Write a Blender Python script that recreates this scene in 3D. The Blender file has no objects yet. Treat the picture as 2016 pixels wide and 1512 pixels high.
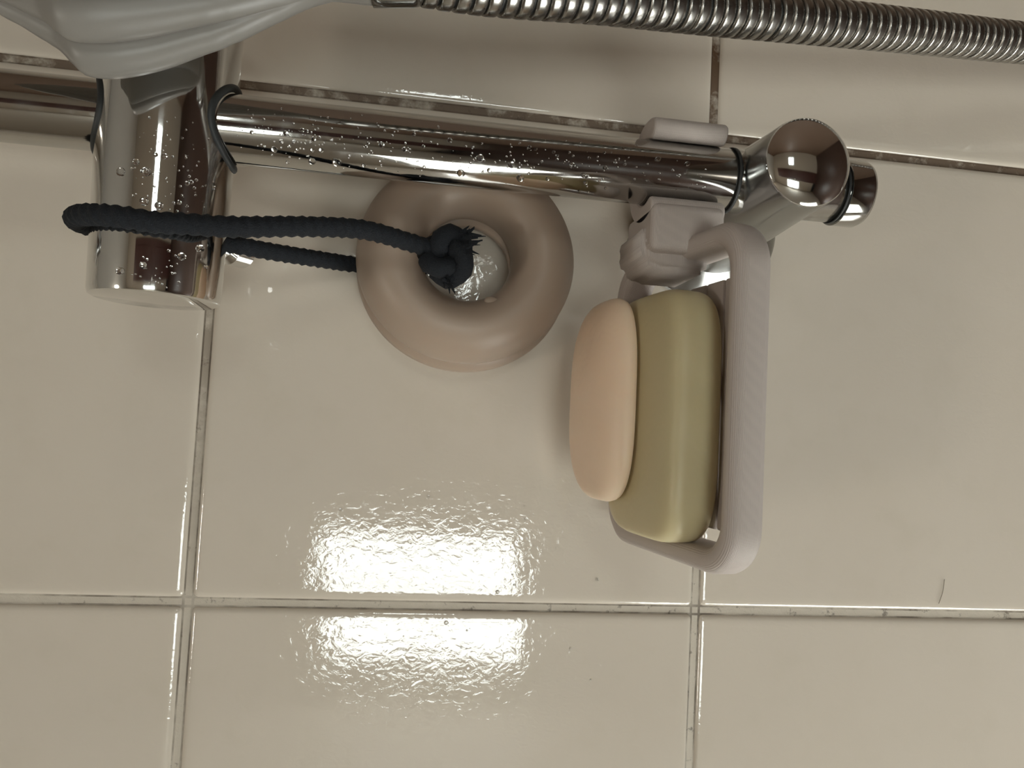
import bpy, bmesh, math, random
from math import sin, cos, pi, radians as rad
from mathutils import Vector, Matrix, noise

random.seed(11)
S = bpy.context.scene
COL = S.collection

# ------------------------------------------------------------------ camera
cam_d = bpy.data.cameras.new('camera')
cam_d.sensor_fit = 'HORIZONTAL'
cam_d.sensor_width = 36.0
cam_d.lens = 1490.0 / 2016.0 * 36.0
cam_d.clip_start = 0.01
cam_d.clip_end = 20
cam = bpy.data.objects.new('camera', cam_d)
COL.objects.link(cam)
CR = Vector((0.05150, -0.14829, -0.98760))     # image right (the phone was held sideways: right is down)
CD = Vector((-0.99710, 0.04790, -0.05919))     # image down
CF = Vector((0.05608, 0.98778, -0.14540))      # view direction
m = Matrix.Identity(4)
for i in range(3):
    m[i][0] = CR[i]; m[i][1] = -CD[i]; m[i][2] = -CF[i]
m.translation = Vector((-0.12814, -0.30172, 1.22595))
cam.matrix_world = m
S.camera = cam

# ------------------------------------------------------------------ world, exposure
W = bpy.data.worlds.new('world'); S.world = W
W.use_nodes = True
W.node_tree.nodes['Background'].inputs[0].default_value = (0.75, 0.85, 1.0, 1)
W.node_tree.nodes['Background'].inputs[1].default_value = 0.4
S.view_settings.view_transform = 'Standard'
S.view_settings.look = 'None'
S.view_settings.exposure = -0.68
S.view_settings.gamma = 1.0
S.view_settings.use_curve_mapping = False
WINDOW_STRENGTH = 17.0      # daylight through the frosted pane
SIDE_STRENGTH = 15.0        # unseen side light, added for the brightness gradient on the tiles
CEILING_STRENGTH = 40.0      # unseen ceiling lamp, added for light from above

# ------------------------------------------------------------------ materials
def srgb(r, g, b):
    f = lambda c: ((c / 255) / 12.92) if c / 255 <= 0.04045 else (((c / 255) + 0.055) / 1.055) ** 2.4
    return (f(r), f(g), f(b), 1)

class NT:
    def __init__(s, name):
        s.m = bpy.data.materials.new(name); s.m.use_nodes = True
        s.t = s.m.node_tree; s.n = s.t.nodes; s.p = s.n['Principled BSDF']
    def node(s, typ, **kw):
        n = s.n.new(typ)
        for k, v in kw.items():
            if k.startswith('i_'):
                n.inputs[k[2:].replace('_', ' ')].default_value = v
            else: setattr(n, k, v)
        return n
    def link(s, a, b): s.t.links.new(a, b)
    def coord(s, kind='Object'): return s.node('ShaderNodeTexCoord').outputs[kind]
    def noise(s, scale, detail=3, rough=.5, vec=None, kind='Object', dist=0):
        n = s.node('ShaderNodeTexNoise')
        n.inputs['Scale'].default_value = scale; n.inputs['Detail'].default_value = detail
        n.inputs['Roughness'].default_value = rough; n.inputs['Distortion'].default_value = dist
        s.link(vec if vec is not None else s.coord(kind), n.inputs['Vector'])
        return n.outputs['Fac']
    def ramp(s, fac, stops):
        r = s.node('ShaderNodeValToRGB'); e = r.color_ramp.elements
        while len(e) < len(stops): e.new(0.5)
        for i, (p, c) in enumerate(stops):
            e[i].position = p; e[i].color = c if len(c) == 4 else (*c, 1)
        s.link(fac, r.inputs[0]); return r.outputs[0]
    def mix(s, fac, a, b, typ='MIX'):
        x = s.node('ShaderNodeMix', data_type='RGBA', blend_type=typ)
        for sock, v in ((x.inputs[0], fac), (x.inputs[6], a), (x.inputs[7], b)):
            if hasattr(v, 'is_output'): s.link(v, sock)
            else: sock.default_value = v
        return x.outputs[2]
    def math(s, op, a, b=0.0, clamp=False):
        x = s.node('ShaderNodeMath', operation=op, use_clamp=clamp)
        for sock, v in ((x.inputs[0], a), (x.inputs[1], b)):
            if hasattr(v, 'is_output'): s.link(v, sock)
            else: sock.default_value = v
        return x.outputs[0]
    def bump(s, h, dist, strength=1.0, prev=None):
        b = s.node('ShaderNodeBump'); b.inputs['Strength'].default_value = strength
        b.inputs['Distance'].default_value = dist
        s.link(h, b.inputs['Height'])
        if prev is not None: s.link(prev, b.inputs['Normal'])
        return b.outputs['Normal']
    def set(s, **kw):
        for k, v in kw.items():
            sock = s.p.inputs[k.replace('_', ' ')]
            if hasattr(v, 'is_output'): s.link(v, sock)
            else: sock.default_value = v
        return s
    def scaled(s, vec, sc):
        mp = s.node('ShaderNodeMapping'); mp.inputs['Scale'].default_value = sc
        s.link(vec, mp.inputs['Vector']); return mp.outputs[0]

M = {}
# glazed cream tile, wet and a little wavy
t = NT('glazed_tile')
pos = t.node('ShaderNodeNewGeometry').outputs['Position']
c = t.mix(t.noise(14, 3, .6, pos), srgb(220, 210, 196), srgb(213, 202, 186))
c = t.mix(t.math('MULTIPLY', t.ramp(t.noise(45, 4, .6, pos), [(.52, (0, 0, 0)), (.72, (1, 1, 1))]), .25), c, srgb(205, 195, 177))
t.set(Base_Color=c, Roughness=0.02, IOR=1.6, Coat_Weight=1.0, Coat_Roughness=0.015, Coat_IOR=1.33)
n1 = t.noise(26, 2, .5, pos)
n2 = t.noise(270, 3, .5, t.scaled(pos, (1.3, 1, 1)), dist=.9)
n3 = t.noise(900, 2, .5, pos)
wet = t.ramp(t.noise(22, 3, .6, pos), [(.35, (.55, .55, .55)), (.65, (1, 1, 1))])
nb = t.bump(n1, .00022)
nb = t.bump(t.math('MULTIPLY', n2, wet), .00008, 1, nb)
t.set(Normal=nb, Coat_Normal=nb)
M['tile'] = t.m

# grout with mildew stains
t = NT('grout')
pos = t.node('ShaderNodeNewGeometry').outputs['Position']
c = t.mix(t.noise(120, 3, .6, pos), srgb(212, 203, 188), srgb(196, 186, 170))
st = t.ramp(t.noise(55, 5, .7, pos), [(.34, (0, 0, 0)), (.50, (1, 1, 1))])
sep = t.node('ShaderNodeSeparateXYZ'); t.link(pos, sep.inputs[0])
grow = t.math('MULTIPLY_ADD', sep.outputs[0], 4.0); grow.node.inputs[2].default_value = .85; grow.node.use_clamp = True
c = t.mix(t.math('MULTIPLY', st, grow), c, srgb(92, 68, 46))
st2 = t.ramp(t.noise(170, 4, .7, pos), [(.60, (0, 0, 0)), (.68, (1, 1, 1))])
c = t.mix(t.math('MULTIPLY', st2, .6), c, srgb(66, 52, 40))
# dirt line where the joint meets the tile edge
ed = []
for k, off in ((0, 0.0), (2, -.1)):
    d_ = t.math('PINGPONG', t.math('ADD', sep.outputs[k], off), .1)
    ed.append(t.math('MULTIPLY', t.math('GREATER_THAN', d_, .0012), t.math('LESS_THAN', d_, .0022)))
edge = t.math('MAXIMUM', ed[0], ed[1])
pat = t.ramp(t.noise(38, 4, .65, pos), [(.40, (.12, .12, .12)), (.60, (1, 1, 1))])
c = t.mix(t.math('MULTIPLY', t.math('MULTIPLY', edge, pat), .75), c, srgb(78, 62, 46))
t.set(Base_Color=c, Roughness=.55)
t.set(Normal=t.bump(t.noise(900, 3, .6, pos), .00025))
M['grout'] = t.m

# chrome with faint lime film
def chrome(name, base, r0, r1, lime=.0):
    t = NT(name)
    f = t.ramp(t.noise(70, 4, .65), [(.42, (0, 0, 0)), (.75, (1, 1, 1))])
    t.set(Metallic=1.0, Base_Color=t.mix(t.math('MULTIPLY', f, .5), base, tuple(x * .86 for x in base[:3]) + (1,)))
    t.set(Roughness=t.math('MULTIPLY_ADD', f, r1 - r0)); t.p.inputs['Roughness'].links[0].from_node.inputs[2].default_value = r0
    t.set(Normal=t.bump(t.noise(55, 2, .5), .00004))
    return t.m
M['chrome'] = chrome('chrome', (.74, .735, .72, 1), .045, .12)
M['chrome_rail'] = chrome('chrome_rail', (.52, .51, .49, 1), .06, .20)
M['chrome_dull'] = chrome('chrome_dull', (.36, .36, .35, 1), .16, .30)
M['hose_metal'] = chrome('hose_metal', (.36, .345, .32, 1), .24, .36)

def plain(name, col, rough, var=.06, scale=60, bump=None, **kw):
    t = NT(name)
    d = tuple(x * (1 - var) for x in col[:3]) + (1,)
    t.set(Base_Color=t.mix(t.noise(scale, 3), col, d), Roughness=rough, **kw)
    if bump: t.set(Normal=t.bump(t.noise(bump[0], 3), bump[1]))
    return t
M['gasket'] = plain('dark_rubber', srgb(46, 48, 48), .5).m
M['white_plastic'] = plain('white_plastic', srgb(138, 134, 128), .38, .03).m
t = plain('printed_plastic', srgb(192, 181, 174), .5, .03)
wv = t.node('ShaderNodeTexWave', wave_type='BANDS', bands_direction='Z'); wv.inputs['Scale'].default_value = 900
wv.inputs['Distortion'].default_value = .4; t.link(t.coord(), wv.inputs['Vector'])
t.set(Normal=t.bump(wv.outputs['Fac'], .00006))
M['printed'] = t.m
t = plain('soft_ring', srgb(172, 153, 136), .42, .05, 40, Subsurface_Weight=.25)
t.p.inputs['Subsurface Radius'].default_value = (.006, .004, .003); t.p.inputs['Subsurface Scale'].default_value = 1.0
M['ring'] = t.m
def soap(name, c1, c2):
    t = plain(name, c1, .42, .05, 50, Subsurface_Weight=.35)
    t.p.inputs['Subsurface Radius'].default_value = (.008, .006, .004); t.p.inputs['Subsurface Scale'].default_value = 1.0
    t.link(t.mix(t.noise(38, 3, .6), c1, c2), t.p.inputs['Base Color'])
    t.set(Normal=t.bump(t.noise(70, 3), .0006))
    return t.m
M['green_soap'] = soap('green_soap', srgb(206, 194, 155), srgb(198, 184, 144))
M['pink_soap'] = soap('pink_soap', srgb(246, 222, 196), srgb(240, 208, 178))
t = NT('black_cord')
t.set(Base_Color=t.mix(t.noise(1500, 2), srgb(9, 13, 20), srgb(22, 27, 34)), Roughness=.85)
t.set(Normal=t.bump(t.noise(2200, 2), .0004))
M['cord'] = t.m
t = NT('water'); t.set(Base_Color=(1, 1, 1, 1), Roughness=0.0, IOR=1.33, Transmission_Weight=1.0); M['water'] = t.m
M['hair'] = plain('dark_hair', srgb(150, 138, 122), .5).m
M['paint'] = plain('wall_paint', srgb(182, 172, 158), .6, .04, 4).m
M['brown_paint'] = plain('brown_wall_paint', srgb(118, 96, 80), .6, .06, 4).m
M['ceiling'] = plain('ceiling_paint', srgb(216, 212, 204), .7, .03, 4).m
M['floor'] = plain('brown_floor', srgb(78, 60, 52), .35, .25, 9).m
M['door'] = plain('added_red_brown_door', srgb(84, 52, 46), .4, .2, 6).m
M['dark'] = plain('dark_skirting', srgb(26, 27, 30), .5).m
M['frame'] = plain('window_frame_paint', srgb(214, 212, 206), .4).m
t = NT('frosted_daylight')
t.set(Base_Color=(.9, .95, 1, 1), Emission_Color=(.93, 1.0, .97, 1), Emission_Strength=WINDOW_STRENGTH); M['pane'] = t.m
t = NT('added_side_glow')  # glow of the added side panel
t.set(Base_Color=(.9, .95, 1, 1), Emission_Color=(.97, 1.0, .96, 1), Emission_Strength=SIDE_STRENGTH); M['side_fill'] = t.m
t = NT('added_lamp_opal')
t.set(Base_Color=(1, 1, 1, 1), Emission_Color=(1.0, .93, .83, 1), Emission_Strength=CEILING_STRENGTH); M['lamp'] = t.m

# ------------------------------------------------------------------ helpers
def obj(name, me, mat, parent=None, loc=None, rot=None, smooth=True):
    if isinstance(me, bmesh.types.BMesh):
        b = me; me = bpy.data.meshes.new(name); b.normal_update(); b.to_mesh(me); b.free()
    if mat is not None and not me.materials: me.materials.append(M[mat])
    if smooth is True:
        me.polygons.foreach_set('use_smooth', [True] * len(me.polygons))
    o = bpy.data.objects.new(name, me); COL.objects.link(o)
    if loc: o.location = loc
    if rot: o.rotation_euler = rot
    if parent: o.parent = parent
    return o
def sharp(o, deg=35):
    me = o.data
    b = bmesh.new(); b.from_mesh(me)
    for e in b.edges:
        if len(e.link_faces) == 2 and e.calc_face_angle(0) > rad(deg): e.smooth = False
    b.to_mesh(me); b.free(); return o
def thing(name, label, cat, loc=(0, 0, 0), rot=(0, 0, 0), group=None):
    o = bpy.data.objects.new(name, None); COL.objects.link(o)
    o.empty_display_size = .01; o.location = loc; o.rotation_euler = rot
    return tag(o, label, cat, group)
def tag(o, label, cat, group=None, kind=None):
    o['label'] = label; o['category'] = cat
    if group: o['group'] = group
    if kind: o['kind'] = kind
    return o
def struct(o, label=None):
    o['kind'] = 'structure'
    if label: o['label'] = label
    return o
def mesh(verts, faces):
    b = bmesh.new(); vs = [b.verts.new(v) for v in verts]
    for f in faces:
        try: b.faces.new([vs[i] for i in f])
        except ValueError: pass
    return b
def grid_tube(rows, closed_u=True, cap=True, closed_v=False):
    """rows: list of rings (lists of points)."""
    n = len(rows[0]); V = [p for r in rows for p in r]; F = []
    R = len(rows)
    for i in range(R if closed_v else R - 1):
        for j in range(n if closed_u else n - 1):
            a = i * n + j; b_ = i * n + (j + 1) % n; i2 = (i + 1) % R
            F.append((a, b_, i2 * n + (j + 1) % n, i2 * n + j))
    if cap and not closed_v:
        F.append(tuple(range(n - 1, -1, -1))); F.append(tuple((R - 1) * n + j for j in range(n)))
    b = mesh(V, F); bmesh.ops.recalc_face_normals(b, faces=b.faces); return b
def frame_for(d):
    d = Vector(d).normalized(); a = Vector((0, 0, 1)) if abs(d.z) < .9 else Vector((1, 0, 0))
    u = d.cross(a).normalized(); return d, u, d.cross(u).normalized()
def lathe(prof, org, axis, n=64, cap=True):
    """prof: (distance along axis, radius)"""
    d, u, v = frame_for(axis); org = Vector(org)
    return grid_tube([[org + d * h + (u * cos(2 * pi * k / n) + v * sin(2 * pi * k / n)) * r for k in range(n)] for h, r in prof], cap=cap)
def ring_lathe(prof, org, axis, n=72):
    d, u, v = frame_for(axis); org = Vector(org)
    return grid_tube([[org + d * h + (u * cos(2 * pi * k / n) + v * sin(2 * pi * k / n)) * r for k in range(n)] for h, r in prof], closed_v=True)
def spline(pts, step):
    P = [Vector(p) for p in pts]; P = [P[0] * 2 - P[1]] + P + [P[-1] * 2 - P[-2]]; out = []
    for i in range(1, len(P) - 2):
        n = max(2, int((P[i + 1] - P[i]).length / step))
        for k in range(n):
            t = k / n; p0, p1, p2, p3 = P[i - 1:i + 3]
            out.append(.5 * ((2 * p1) + (p2 - p0) * t + (2 * p0 - 5 * p1 + 4 * p2 - p3) * t * t + (3 * p1 - p0 - 3 * p2 + p3) * t ** 3))
    out.append(P[-2].copy()); return out
def sweep(path, rfun, n=16, cap=True, closed=False):
    rows = []; u = None; s = 0
    for i, p in enumerate(path):
        if closed: d = (path[(i + 1) % len(path)] - path[i - 1]).normalized()
        else: d = (path[min(i + 1, len(path) - 1)] - path[max(i - 1, 0)]).normalized()
        if u is None: _, u, _ = frame_for(d)
        u = (u - d * u.dot(d)).normalized(); v = d.cross(u)
        if i: s += (p - path[i - 1]).length
        rows.append([p + (u * cos(a) + v * sin(a)) * rfun(s, a) for a in (2 * pi * k / n for k in range(n))])
    return grid_tube(rows, cap=cap, closed_v=closed)
def box(x0, x1, y0, y1, z0, z1, bev=0, seg=2):
    b = bmesh.new(); bmesh.ops.create_cube(b, size=1)
    for v in b.verts:
        v.co = Vector(((x0 + x1) / 2 + v.co.x * (x1 - x0), (y0 + y1) / 2 + v.co.y * (y1 - y0), (z0 + z1) / 2 + v.co.z * (z1 - z0)))
    if bev: bmesh.ops.bevel(b, geom=list(b.edges), offset=bev, segments=seg, affect='EDGES', profile=.5)
    return b
def rrect(hx, hy, r, n=8):
    out = []
    for cx, cy, a0 in ((hx - r, hy - r, 0), (-hx + r, hy - r, 90), (-hx + r, -hy + r, 180), (hx - r, -hy + r, 270)):
        for k in range(n + 1):
            a = rad(a0 + 90 * k / n); out.append((cx + r * cos(a), cy + r * sin(a)))
    return out

# ------------------------------------------------------------------ the room
# facing wall: grout bed + one object per glazed tile, joints at x = 0, -0.2 ... and z = 1.3, 1.1 ...
XL, XR, YF, ZT = -.9, 0.8, -1.9, 2.5
wall = struct(obj('wall_back', box(XL, XR, .0013, .12, 0, ZT), 'grout', smooth=False), 'tiled shower wall with stained grout joints')
PITCH, GAP = .2, .0036
hs = (PITCH - GAP) / 2
prof = [(0.0, .0045), (0.0, .0012), (.0004, .0006), (.0011, .00022), (.0022, .00006), (.0042, 0.0)]
rows = []
for ins, y in prof:
    rows.append([(px, y, pz) for px, pz in rrect(hs - ins, hs - ins, max(.0016 - ins * .1, .0009), 3)])
tb = grid_tube(rows)
tile_me = bpy.data.meshes.new('tile'); tb.to_mesh(tile_me); tb.free()
tile_me.materials.append(M['tile'])
tile_me.polygons.foreach_set('use_smooth', [len(p.vertices) == 4 for p in tile_me.polygons])
for i in range(-5, 4):
    for j in range(-6, 6):
        o = bpy.data.objects.new('tile', tile_me); COL.objects.link(o)
        o.location = (i * PITCH + .1, 0, 1.2 + j * PITCH)
        o.rotation_euler = (rad(random.uniform(-.12, .12)), 0, rad(random.uniform(-.12, .12)))
        o.parent = wall
struct(obj('floor', box(XL, XR, YF, .12, -.1, 0), 'floor', smooth=False))
struct(obj('ceiling', box(XL, XR, YF, .12, ZT, ZT + .1), 'ceiling', smooth=False))
struct(obj('wall_left', box(XL - .1, XL, YF, .12, 0, ZT), 'paint', smooth=False))
struct(obj('wall_right', box(XR, XR + .1, YF, .12, 0, ZT), 'brown_paint', smooth=False))
def add_to(o, *bs):
    b = bmesh.new(); b.from_mesh(o.data)
    for q in bs:
        tmp = bpy.data.meshes.new('t'); q.to_mesh(tmp); q.free(); b.from_mesh(tmp); bpy.data.meshes.remove(tmp)
    b.to_mesh(o.data); b.free()
wz0, wz1 = .84, 1.40
wf = struct(obj('wall_front', box(XL, -.81, YF - .1, YF, 0, ZT), 'paint', smooth=False))
add_to(wf, box(-.44, .26, YF - .1, YF, 0, ZT), box(.54, XR, YF - .1, YF, 0, ZT))
for a_, b_, c_, d_ in ((-.81, -.44, wz0, wz1), (.26, .54, 1.06, 1.28)):
    add_to(wf, box(a_, b_, YF - .1, YF, 0, c_), box(a_, b_, YF - .1, YF, d_, ZT))
def window(name, lab, x0, x1, z0, z1, bars):
    w = struct(obj(name, box(x0 - .035, x1 + .035, -.02, .012, z0 - .035, z0, .004), 'frame', smooth=False), lab)
    add_to(w, box(x0 - .035, x1 + .035, -.02, .012, z1, z1 + .035, .004), box(x0 - .035, x0, -.02, .012, z0, z1, .004), box(x1, x1 + .035, -.02, .012, z0, z1, .004))
    for k in range(bars):
        xm = x0 + (x1 - x0) * (k + 1) / (bars + 1)
        obj('glazing_bar', box(xm - .008, xm + .008, -.022, 0, z0, z1, .003), 'frame', w, smooth=False)
    return w
w1 = window('window_1', 'small frosted bathroom window', -.81, -.44, wz0, wz1, 1); w1.location.y = YF
obj('pane', box(-.81, -.44, -.03, -.022, wz0, wz1), 'pane', w1, smooth=False)
w2 = window('window_2', 'narrow frosted bathroom window', .26, .54, 1.06, 1.28, 0); w2.location.y = YF
obj('pane', box(.26, .54, -.03, -.022, 1.06, 1.28), 'pane', w2, smooth=False)
side_light = window('added_side_light', 'low glowing panel added in the side wall', .12, .62, .25, .85, 1)  # unseen, framed like a window; added to light the tiles from the side
side_light.rotation_euler = (0, 0, rad(-90)); side_light.location = (XL + .031, 0, 0)
obj('pane', box(.12, .62, -.03, -.022, .25, .85), 'side_fill', side_light, smooth=False)
dr = struct(obj('added_door_1', box(-.36, .06, YF, YF + .03, .005, 2.0, .004), 'door', smooth=False), 'added dark red brown door, mirrored in the chrome')  # unseen, added so the chrome mirrors dark red where a person would stand
for z0, z1 in ((.15, .95), (1.1, 1.85)):
    obj('door_panel', box(-.29, -.01, YF + .03, YF + .038, z0, z1, .006), 'door', dr, smooth=False)
obj('door_handle', lathe([(0, .011), (.02, .009), (.03, .022), (.05, .024), (.056, .016)], (-.32, YF + .028, 1.02), (0, 1, 0), 24), 'chrome', dr)
struct(obj('baseboard_front', box(XL, -.365, YF, YF + .015, 0, .12, .003), 'dark', smooth=False))
lamp = thing('added_ceiling_lamp', 'added round opal ceiling lamp with white base', 'lamp', (-.5, -1.0, ZT))  # unseen, added to brighten the dish rim and tiles from above
obj('lamp_base', lathe([(0, .13), (-.02, .13), (-.025, .12)], (0, 0, 0), (0, 0, 1), 40), 'frame', lamp)
obj('lamp_shade', lathe([(-.025, .115), (-.05, .105), (-.068, .075), (-.075, .03), (-.0755, .002)], (0, 0, 0), (0, 0, 1), 40), 'lamp', lamp)

# ------------------------------------------------------------------ shower rail
RX, RY, RR = -.0405, -.060, .0106
rail = thing('shower_rail', 'long chrome wall rail carrying the slider and the soap dish', 'shower rail', (RX, 0, 1.04))
def L(o):  # keep world coordinates under a parent Empty
    p = o.parent.location if o.parent else Vector()
    o.location = o.location - p; return o
L(obj('tube', lathe([(1.078, RR - .001), (1.079, RR), (1.799, RR), (1.80, RR - .001)], (RX, RY, 0), (0, 0, 1), 72), 'chrome_rail', rail))
def bracket(z):
    post = L(obj('bracket_post', lathe([(.0015, .0310), (.004, .0310), (.0065, .0290), (.012, .0212), (.024, .0178), (.042, .0168), (.058, .0158),
              (.074, .0149), (.0826, .0145), (.0838, .01425)], (RX, 0, z), (0, -1, 0), 72), 'chrome_dull', rail))
    sharp(post, 30)
    cp = obj('cap', lathe([(.0838, .01425), (.0842, .0139), (.0858, .0115), (.0872, .0075), (.0879, .003), (.088, .0004)], (RX, 0, z), (0, -1, 0), 72), 'chrome', rail)
    cp.location = post.location; cp.parent = post; cp.location = (0, 0, 0)
    for sgn in ((1,) if z < 1.4 else (-1,)):
        j = obj('joint_ring', ring_lathe([(-.0005, RR), (-.0005, RR + .0004), (.0005, RR + .0004), (.0005, RR)], (RX, RY, z + sgn * .0160), (0, 0, 1)), 'gasket', rail)
        j.parent = post
    return post
bracket(1.1035); bracket(1.775)
ec = L(obj('end_plug', lathe([(1.0800, RR + .0001), (1.0797, RR + .0009), (1.0722, RR + .0009), (1.0708, RR + .0003), (1.0703, RR - .0012), (1.0703, .001)], (RX, RY, 0), (0, 0, 1), 72), 'chrome_rail', rail)); sharp(ec, 50)
L(obj('plug_groove', ring_lathe([(-.0004, RR), (-.0004, RR + .0003), (.0004, RR + .0003), (.0004, RR)], (RX, RY, 1.0806), (0, 0, 1)), 'gasket', rail))

# ------------------------------------------------------------------ slider on the rail
SZ, SR = 1.3010, .0196
sl = thing('rail_slider', 'chrome cylindrical slider clamped across the rail, black cord around it', 'shower holder', (RX, RY, SZ))
b = L(obj('body', lathe([(-.0958, .002), (-.0958, .0172), (-.0953, .0183), (-.0940, .0187), (-.075, .0191), (-.05, SR), (.012, SR), (.016, .0185), (.02, .016)], (0, RY, SZ), (1, 0, 0), 96), 'chrome', sl)); sharp(b, 40)
rc = .0121
for sgn in (-1, 1):
    path = [Vector((RX + rc * cos(a), RY + rc * sin(a), SZ + sgn * (math.sqrt((SR - .0003) ** 2 - (rc * sin(a)) ** 2)))) for a in (2 * pi * k / 64 for k in range(64))]
    L(obj('gasket', sweep(path, lambda s, a: .0013, 10, closed=True), 'gasket', sl))
hd = L(obj('holder_cup', lathe([(.072, .013), (.080, .013), (.0825, .0145), (.084, .014), (.084, .004)], (-.016, 0, SZ), (0, -1, 0), 48), 'chrome', sl))
kn = L(obj('clamp_knob', lathe([(0, .0035), (.014, .0035), (.016, .0055), (.0225, .0055), (.024, .004)], (-.0715, RY + .018, SZ - .004), (0, .70, -.52), 32), 'chrome', sl)); sharp(kn, 40)

# ------------------------------------------------------------------ hand shower: fluted white body in front of the slider
hsw = thing('hand_shower', 'white fluted hand shower resting in front of the chrome slider', 'hand shower', (-.0080, -.0880, 1.30))
HAX = [((-0.0079, -0.0990, 1.2391), 0.0077), ((-0.0075, -0.0970, 1.2474), 0.0076), ((-0.0068, -0.0950, 1.2530), 0.0085), ((-0.0061, -0.0920, 1.2643), 0.0144),
       ((-0.0065, -0.0900, 1.2781), 0.0218), ((-0.0067, -0.0890, 1.2863), 0.0257), ((-0.0072, -0.0880, 1.2959), 0.0297), ((-0.0082, -0.0880, 1.3050), 0.0321),
       ((-0.0089, -0.0880, 1.3114), 0.0325), ((-0.0093, -0.0880, 1.3153), 0.0317), ((-0.0095, -0.0880, 1.3178), 0.0294), ((-0.0099, -0.0880, 1.3216), 0.0252),
       ((-0.0103, -0.0880, 1.3254), 0.0225), ((-0.0110, -0.0880, 1.3317), 0.0183), ((-0.0116, -0.0880, 1.3379), 0.0145), ((-0.0129, -0.0890, 1.3447), 0.0066),
       ((-0.0133, -0.0890, 1.3483), 0.0011)]
D = (Vector(HAX[-2][0]) - Vector(HAX[1][0])).normalized()
U = Vector((-1, 0, 0)); U = (U - D * U.dot(D)).normalized(); V = D.cross(U)
if V.y > 0: V = -V                      # V towards the room
dense = []
cp_ = spline([Vector((*p,)) for p, r in HAX], .0012)
for p in cp_:
    s_ = (p - Vector(HAX[0][0])).dot(D)
    for q in range(len(HAX) - 1):
        a_ = (Vector(HAX[q][0]) - Vector(HAX[0][0])).dot(D); b_ = (Vector(HAX[q + 1][0]) - Vector(HAX[0][0])).dot(D)
        if s_ <= b_ or q == len(HAX) - 2:
            f_ = max(0, min(1, (s_ - a_) / (b_ - a_)))
            rm = [HAX[max(0, min(len(HAX) - 1, q + w))][1] for w in (-1, 0, 1, 2)]
            r_ = .5 * (2 * rm[1] + (rm[2] - rm[0]) * f_ + (2 * rm[0] - 5 * rm[1] + 4 * rm[2] - rm[3]) * f_ ** 2 + (3 * rm[1] - rm[0] - 3 * rm[2] + rm[3]) * f_ ** 3)
            dense.append((p, r_, s_)); break
NL, NS = 12, 240
rows = []
for p, r_, s_ in dense:
    amp = .22 * max(0, min(1, (s_ - .018) / .025)) * max(0, min(1, (.109 - s_) / .012))
    bk = 1 - .86 * max(0, min(1, (s_ - .004) / .02)); fr_ = 1 - .2 * max(0, min(1, s_ / .02))     # flat back against the slider, rounded front
    rows.append([p + (U * cos(a) + V * (sin(a) * (fr_ if sin(a) > 0 else bk))) * r_ * (1 - amp * (1 - abs(cos(NL * a / 2 - .733)) ** .42)) for a in (2 * pi * k / NS for k in range(NS))])
L(obj('body', grid_tube(rows), 'white_plastic', hsw))
P0 = Vector(HAX[0][0])
L(obj('hose_nut', lathe([(-.012, .0074), (-.010, .0079), (-.002, .0082), (.001, .0082)], P0, D, 40), 'chrome_dull', hsw))

# ------------------------------------------------------------------ shower hose: wound metal rings on a core
HR = .0073
hose = thing('shower_hose', 'ribbed metal shower hose running beside the rail', 'hose', (.0257, -.055, 1.0))
hpath = spline([P0 - D * .008, (-.0063, -.0970, 1.2085), (-.002, -.0925, 1.1751), (.0034, -.0850, 1.1379), (.0118, -.0740, 1.0833), (.0183, -.065, 1.0464),
                (.0257, -.0550, 1.0017), (.034, -.047, .94), (.040, -.043, .86), (.034, -.043, .77), (.012, -.047, .70), (-.02, -.05, .665), (-.05, -.05, .655)], .0004)
L(obj('core', sweep(hpath[::5], lambda s, a: HR - .0011, 20), 'gasket', hose))
RW = .0043
rp = [(-.00205, HR - .0014), (-.0020, HR - .0003), (-.0017, HR - .00005), (-.0005, HR), (.0008, HR), (.0014, HR - .0001), (.00165, HR - .0004), (.0017, HR - .0014)]
rb = lathe(rp, (0, 0, 0), (0, 0, 1), 36, cap=False)
ring_me = bpy.data.meshes.new('hose_ring'); rb.to_mesh(ring_me); rb.free(); ring_me.materials.append(M['hose_metal'])
ring_me.polygons.foreach_set('use_smooth', [True] * len(ring_me.polygons))
acc, nxt = 0, .002
for i in range(1, len(hpath) - 1):
    acc += (hpath[i] - hpath[i - 1]).length
    if acc >= nxt:
        nxt += RW
        d = (hpath[i + 1] - hpath[i - 1]).normalized()
        d = (d + Vector((.05, .10, 0))).normalized()          # the strip is wound at a slant
        o = bpy.data.objects.new('hose_ring', ring_me); COL.objects.link(o)
        o.rotation_mode = 'QUATERNION'; o.rotation_quaternion = Vector((0, 0, -1)).rotation_difference(d)
        o.location = hpath[i] - hose.location; o.parent = hose
wo = thing('wall_outlet', 'chrome wall outlet where the shower hose ends', 'water outlet', (-.06, 0, .655))
L(obj('flange', lathe([(.001, .026), (.006, .026), (.010, .018), (.012, .012)], (-.06, 0, .655), (0, -1, 0), 40), 'chrome', wo))
L(obj('elbow', sweep(spline([(-.06, -.008, .655), (-.06, -.035, .655), (-.056, -.047, .655), (-.045, -.05, .655)], .003), lambda s, a: .0095, 24), 'chrome', wo))

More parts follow.
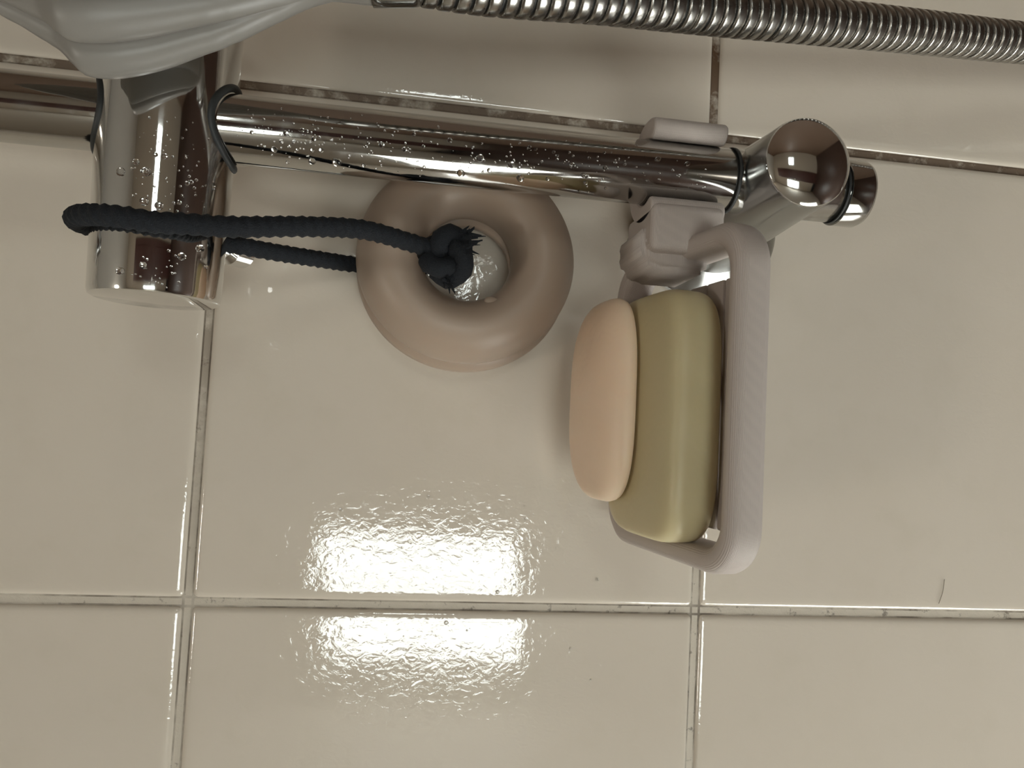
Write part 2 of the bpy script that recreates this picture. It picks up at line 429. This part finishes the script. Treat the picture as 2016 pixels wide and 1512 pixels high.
# ------------------------------------------------------------------ white ring hanging against the wall
ring = thing('hanging_ring', 'thick white rubber ring hanging on a black cord behind the rail', 'ring', (-.0668, -.0060, 1.2042), (rad(.5), 0, rad(3)))
ring.scale = (.965, 1, 1)
fp = [(.0085, .0385), (.0092, .0402), (.0125, .0411), (.0165, .0407), (.0215, .0388), (.0258, .0350), (.0280, .0305), (.0282, .0265), (.0262, .0222), (.0222, .0190),
      (.0165, .0172), (.0110, .0170), (.0085, .0178)]
b = L(obj('front_half', ring_lathe(fp, (0, 0, 0), (0, -1, 0), 96), 'ring', ring)); b.location = (0, 0, 0)
bp = [(.0002, .0200), (.0000, .0370), (.0012, .0402), (.0040, .0410), (.0068, .0402), (.0080, .0386), (.0085, .0382), (.0085, .0178), (.0045, .0176), (.0015, .0186)]
b = L(obj('back_half', ring_lathe(bp, (0, 0, 0), (0, -1, 0), 96), 'ring', ring)); b.location = (-.0024, 0, 0)
# small moulded pip on the inner lip
pb = bmesh.new(); bmesh.ops.create_uvsphere(pb, u_segments=24, v_segments=14, radius=1)
for v in pb.verts: v.co = Vector((v.co.x * .0028, v.co.y * .0022, v.co.z * .0055))
b = obj('moulding_pip', pb, 'ring', ring, (-.0196, -.0225, -.0115), (0, rad(25), 0))

# ------------------------------------------------------------------ black braided cord: loop round the slider, knot in the ring
cord = thing('black_cord', 'black braided cord looped around the chrome slider and knotted in the ring', 'cord', (-.0755, -.06, 1.30))
CRD = .0030
kx = Vector((-.0695, -.0405, 1.2135))
cr = .0195 + CRD + .0002
loop = [(-.0690, -.0415, 1.2165), (-.0682, -.0480, 1.2262), (-.0680, -.0585, 1.2410), (-.0715, -.0700, 1.2580), (-.0755, -.0790, 1.2755), (-.0764, -.0815, 1.2880)]
for a in (78, 100, 125, 150, 175, 200, 225, 250, 272):
    x = -.0768 + (a - 78) / 194 * .0058
    loop.append((x, RY - cr * sin(rad(a)), SZ - cr * cos(rad(a))))
loop += [(-.0708, -.0345, 1.2885), (-.0705, -.0250, 1.2740), (-.0692, -.0110, 1.2560), (-.0685, -.0045, 1.2470), (-.0682, -.0033, 1.2330), (-.0685, -.0075, 1.2225), (-.0690, -.0250, 1.2165), (-.0690, -.0360, 1.2140)]
kk = pi / .0034
twist = lambda s, a: CRD * (1 + .075 * cos(2 * (a - kk * s)) + .03 * cos(6 * (a + kk * s * .5)))
L(obj('loop', sweep(spline(loop, .00045), twist, 18), 'cord', cord))
kp = []
for k in range(46):
    a = 2 * pi * k / 46
    kp.append(kx + Vector(((.0057 + .0022 * cos(3 * a)) * sin(2 * a) - .0012, -.0018 + .0034 * sin(3 * a), (.0052 + .0020 * cos(3 * a)) * cos(2 * a) - .0008)))
L(obj('knot', sweep(kp, lambda s, a:   .0034 * (1 + .07 * cos(2 * (a - kk * s))), 16, closed=True), 'cord', cord))
random.seed(5)
fr = bmesh.new()
def tuft(bm, base, d, ln, w):
    d = Vector(d).normalized(); dd, u, v = frame_for(d)
    pts = [[base + dd * (ln * f) + (u * cos(q) + v * sin(q)) * w * (1 - f * .85) * random.uniform(.75, 1.2) + u * random.uniform(-1, 1) * w * .35 for q in (2 * pi * k / 6 for k in range(6))] for f in (0, .35, .7, 1)]
    vs = [[bm.verts.new(p) for p in r] for r in pts]
    for i in range(3):
        for k in range(6): bm.faces.new((vs[i][k], vs[i][(k + 1) % 6], vs[i + 1][(k + 1) % 6], vs[i + 1][k]))
    bm.faces.new(vs[3])
for base, d in (((.0055, -.004, -.0060), (.35, -.25, -1)), ((-.0085, -.003, -.0010), (-.8, -.3, -.45)), ((.0010, -.006, -.0065), (.1, -.5, -.9))):
    for k in range(9):
        bb = kx + Vector(base) + Vector([random.uniform(-.0018, .0018) for _ in range(3)])
        dd = Vector(d) + Vector([random.uniform(-.45, .45) for _ in range(3)])
        tuft(fr, bb, dd, random.uniform(.003, .0068), random.uniform(.0005, .0012))
bmesh.ops.recalc_face_normals(fr, faces=fr.faces)
fe = L(obj('frayed_end', fr, 'cord', cord, smooth=False)); fe['label'] = 'frayed cut ends of the knot'

# ------------------------------------------------------------------ soap dish clipped on the rail
TILT = rad(9.0)
dish = thing('soap_dish', 'white plastic soap dish clipped on the rail, holding two soaps', 'soap dish', (-.1158, -.0565, 1.1276), (TILT, 0, 0))
HX, HY, HZ = .0530, .0420, .0112
dp = [(.0022, 0), (.0006, .0008), (0, .0024), (0, .0082), (.0008, .0100), (.0026, .0112), (.0050, .0112), (.0066, .0103), (.0074, .0088), (.0078, .0020), (.0078, 0)]
rows = [[(x, y, z) for x, y in rrect(HX - ins, HY - ins, .0150 - ins * .8, 10)] for ins, z in dp]
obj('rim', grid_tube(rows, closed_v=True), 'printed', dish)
for y in (-.0262, -.0157, -.0052, .0053, .0158, .0263):
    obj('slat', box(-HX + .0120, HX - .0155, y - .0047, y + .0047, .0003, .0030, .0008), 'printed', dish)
for x in (-HX + .0160, .0, HX - .0195):
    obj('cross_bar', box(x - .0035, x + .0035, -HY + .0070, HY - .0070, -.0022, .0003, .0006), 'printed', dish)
# rail clip: C shape around the back of the rail, with a stepped arm to the rim
Ri, Ro = RR + .0002, RR + .0072
arc = []
n = 40; a0, a1 = -26, 204
for k in range(n + 1):
    a = rad(a0 + (a1 - a0) * k / n); arc.append((Ro * cos(a), Ro * sin(a)))
def tip(a, sgn):
    out = []
    for k in range(1, 8):
        q = pi * k / 8; mid = (Ri + Ro) / 2; h = (Ro - Ri) / 2
        out.append(((mid + h * cos(q)) * cos(rad(a)) - sgn * h * .8 * sin(q) * sin(rad(a)) , (mid + h * cos(q)) * sin(rad(a)) + sgn * h * .8 * sin(q) * cos(rad(a))))
    return out
arc += tip(a1, 1)
for k in range(n, -1, -1):
    a = rad(a0 + (a1 - a0) * k / n); arc.append((Ri * cos(a), Ri * sin(a)))
arc += tip(a0, -1)[::-1]
def extr(poly, z0, z1, bev=0, org=(0, 0)):
    rws = [[(x + org[0], y + org[1], z0) for x, y in poly], [(x + org[0], y + org[1], z1) for x, y in poly]]
    b = grid_tube(rws)
    if bev:
        es = [e for e in b.edges if abs(e.verts[0].co.z - e.verts[1].co.z) < 1e-7]
        bmesh.ops.bevel(b, geom=es, offset=bev, segments=3, affect='EDGES', profile=.5)
    return b
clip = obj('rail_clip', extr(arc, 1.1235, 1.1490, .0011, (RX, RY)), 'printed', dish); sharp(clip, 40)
clip.matrix_parent_inverse = (Matrix.Translation(dish.location) @ Matrix.Rotation(TILT, 4, 'X')).inverted()
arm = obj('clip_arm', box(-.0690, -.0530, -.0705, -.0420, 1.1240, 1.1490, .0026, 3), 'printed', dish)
arm.matrix_parent_inverse = clip.matrix_parent_inverse
brow = [(-.0745, 1.1275), (-.0745, 1.1440), (-.0715, 1.1495), (-.0650, 1.1512), (-.0590, 1.1498), (-.0570, 1.1450), (-.0570, 1.1275)]
b = mesh([(x, y, z) for y in (-.0660, -.0380) for x, z in brow], [tuple(range(7)), tuple(range(13, 6, -1))] + [(k, (k + 1) % 7, 7 + (k + 1) % 7, 7 + k) for k in range(7)])
bmesh.ops.recalc_face_normals(b, faces=b.faces); bmesh.ops.bevel(b, geom=list(b.edges), offset=.002, segments=3, affect='EDGES')
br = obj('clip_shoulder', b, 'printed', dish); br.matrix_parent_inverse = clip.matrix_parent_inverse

# ------------------------------------------------------------------ soaps
def soap_mesh(hx, hy, h, ex, ey, top, bot, hb=None):
    """pillow-shaped bar: rounded plan, edge belt with separate domes above and below"""
    rws = []; n = 80
    K = 22
    for i in range(K + 1):
        ph = -pi / 2 + pi * i / K
        cz = abs(sin(ph)) ** (top if ph > 0 else bot) * (1 if ph > 0 else -1)
        cr_ = max(abs(cos(ph)), .001) ** ey
        ring_ = []
        for k in range(n):
            a = 2 * pi * k / n
            ring_.append((hx * cr_ * abs(cos(a)) ** ex * (1 if cos(a) >= 0 else -1), hy * cr_ * abs(sin(a)) ** ex * (1 if sin(a) >= 0 else -1), cz * (h if ph > 0 or hb is None else hb)))
        rws.append(ring_)
    return grid_tube(rws)
g = obj('green_soap', soap_mesh(.0405, .0250, .0095, .42, .26, .50, .45), 'green_soap', None, (-.1218, -.0590, 1.1398), (TILT, 0, 0))
tag(g, 'pale green soap bar lying in front in the white dish', 'soap')
pk_ = obj('pink_soap', soap_mesh(.0352, .0215, .0095, .62, .85, 1.0, .40, .0026), 'pink_soap', None, (-.1170, -.0435, 1.1546), (TILT, 0, rad(1)))
tag(pk_, 'pale pink domed soap bar resting on the green soap', 'soap')

# ------------------------------------------------------------------ hair on the tile
hr = obj('hair_strand', sweep(spline([(-.1847, -.0004, .9873), (-.1900, -.0004, .9880), (-.1952, -.0004, .9898)], .0008), lambda s, a: .00013, 6), 'hair')
tag(hr, 'short thin hair stuck on the cream tile', 'hair')

# ------------------------------------------------------------------ water droplets
random.seed(3)
def drop(bm, p, nrm, r, flat=.55, sag=(0, 0, 0)):
    d, u, v = frame_for(nrm); p = Vector(p)
    J, I = 10, 5
    rings = []
    for i in range(I):
        ph = (pi / 2) * (i + .0) / I * 1.0 - .25
        rings.append([bm.verts.new(p + (u * cos(q) + v * sin(q)) * r * cos(ph) + d * r * flat * (sin(ph)) + Vector(sag) * r * cos(ph)) for q in (2 * pi * k / J for k in range(J))])
    topv = bm.verts.new(p + d * r * flat)
    for i in range(I - 1):
        for k in range(J): bm.faces.new((rings[i][k], rings[i][(k + 1) % J], rings[i + 1][(k + 1) % J], rings[i + 1][k]))
    for k in range(J): bm.faces.new((rings[-1][k], rings[-1][(k + 1) % J], topv))
    bm.faces.new(rings[0][::-1])
def on_rail(z, a, r):   # a measured from the direction to the room
    n_ = Vector((sin(a), -cos(a), 0)); return Vector((RX, RY, z)) + n_ * (RR + .00005), n_
def on_slider(x, a, r):
    n_ = Vector((0, -cos(a), sin(a))); rr = SR if x > -.05 else SR + (x + .05) * .0109 - .00005
    return Vector((x, RY, SZ)) + n_ * (rr + .00005), n_
bm = bmesh.new()
for k in range(330):
    z = random.choice((random.uniform(1.13, 1.279), random.triangular(1.215, 1.279, 1.27), random.uniform(1.15, 1.24)))
    a = random.gauss(-.35, .38)
    r = min(.00075, random.lognormvariate(math.log(.00026), .45))
    p, n_ = on_rail(z, max(-1.2, min(.9, a)), r); drop(bm, p, n_, r)
tag(obj('water_mist', bm, 'water'), 'fine water droplets scattered over the chrome rail', 'water', kind='stuff')
bm = bmesh.new()
for k in range(120):
    x = random.choice((random.uniform(-.094, -.083), random.uniform(-.072, -.05), random.uniform(-.072, -.045)))
    a = random.gauss(-.42, .28); r = min(.0007, random.lognormvariate(math.log(.00024), .45))
    p, n_ = on_slider(x, max(-1.2, min(.7, a)), r); drop(bm, p, n_, r)
tag(obj('water_mist', bm, 'water'), 'fine water droplets scattered over the chrome slider', 'water', kind='stuff')
bm = bmesh.new()
for k in range(90):
    x = random.uniform(-.235, -.15); z = random.gauss(1.20, .035)
    if abs((x % .2) - 0) < .006 or abs(((z - 1.1) % .2)) < .006 or (x % .2) > .194: continue
    drop(bm, (x, -.00003, z), (0, -1, 0), min(.0009, random.lognormvariate(math.log(.0003), .5)), .4)
tag(obj('water_mist', bm, 'water'), 'tiny water splashes on the cream tiles below the ring', 'water', kind='stuff')
def big(p, n_, r, lab, grp, flat=.6):
    bm = bmesh.new(); drop(bm, (0, 0, 0), n_, r, flat)
    o = obj('water_droplet', bm, 'water', None, p); tag(o, lab, 'droplet', grp)
for z, a, r in ((1.268, -.78, .0010), (1.257, -1.05, .0012), (1.2495, -1.0, .0015), (1.211, -.95, .0013), (1.192, -.92, .0012), (1.2055, -.42, .0012), (1.1955, -.52, .0011),
                (1.2645, -.30, .0009), (1.236, -.33, .0009), (1.229, -.40, .0008), (1.176, -.36, .0009), (1.148, .1, .0009), (1.138, .05, .0008), (1.172, -.62, .0008)):
    p, n_ = on_rail(z, a, r); big(p, n_, r, 'clear round water droplet clinging to the chrome rail', 'larger droplets on the rail')
for x, a, r in ((-.062, -.05, .0013), (-.0625, .32, .0013), (-.0595, .1, .0009), (-.0705, -.05, .0012), (-.0712, -.25, .0012), (-.0845, -.62, .0012), (-.0885, -.1, .0010), (-.0905, .22, .0011), (-.081, -.9, .0012), (-.057, -.28, .0009)):
    p, n_ = on_slider(x, a, r); big(p, n_, r, 'clear round water droplet clinging to the chrome slider', 'larger droplets on the slider')
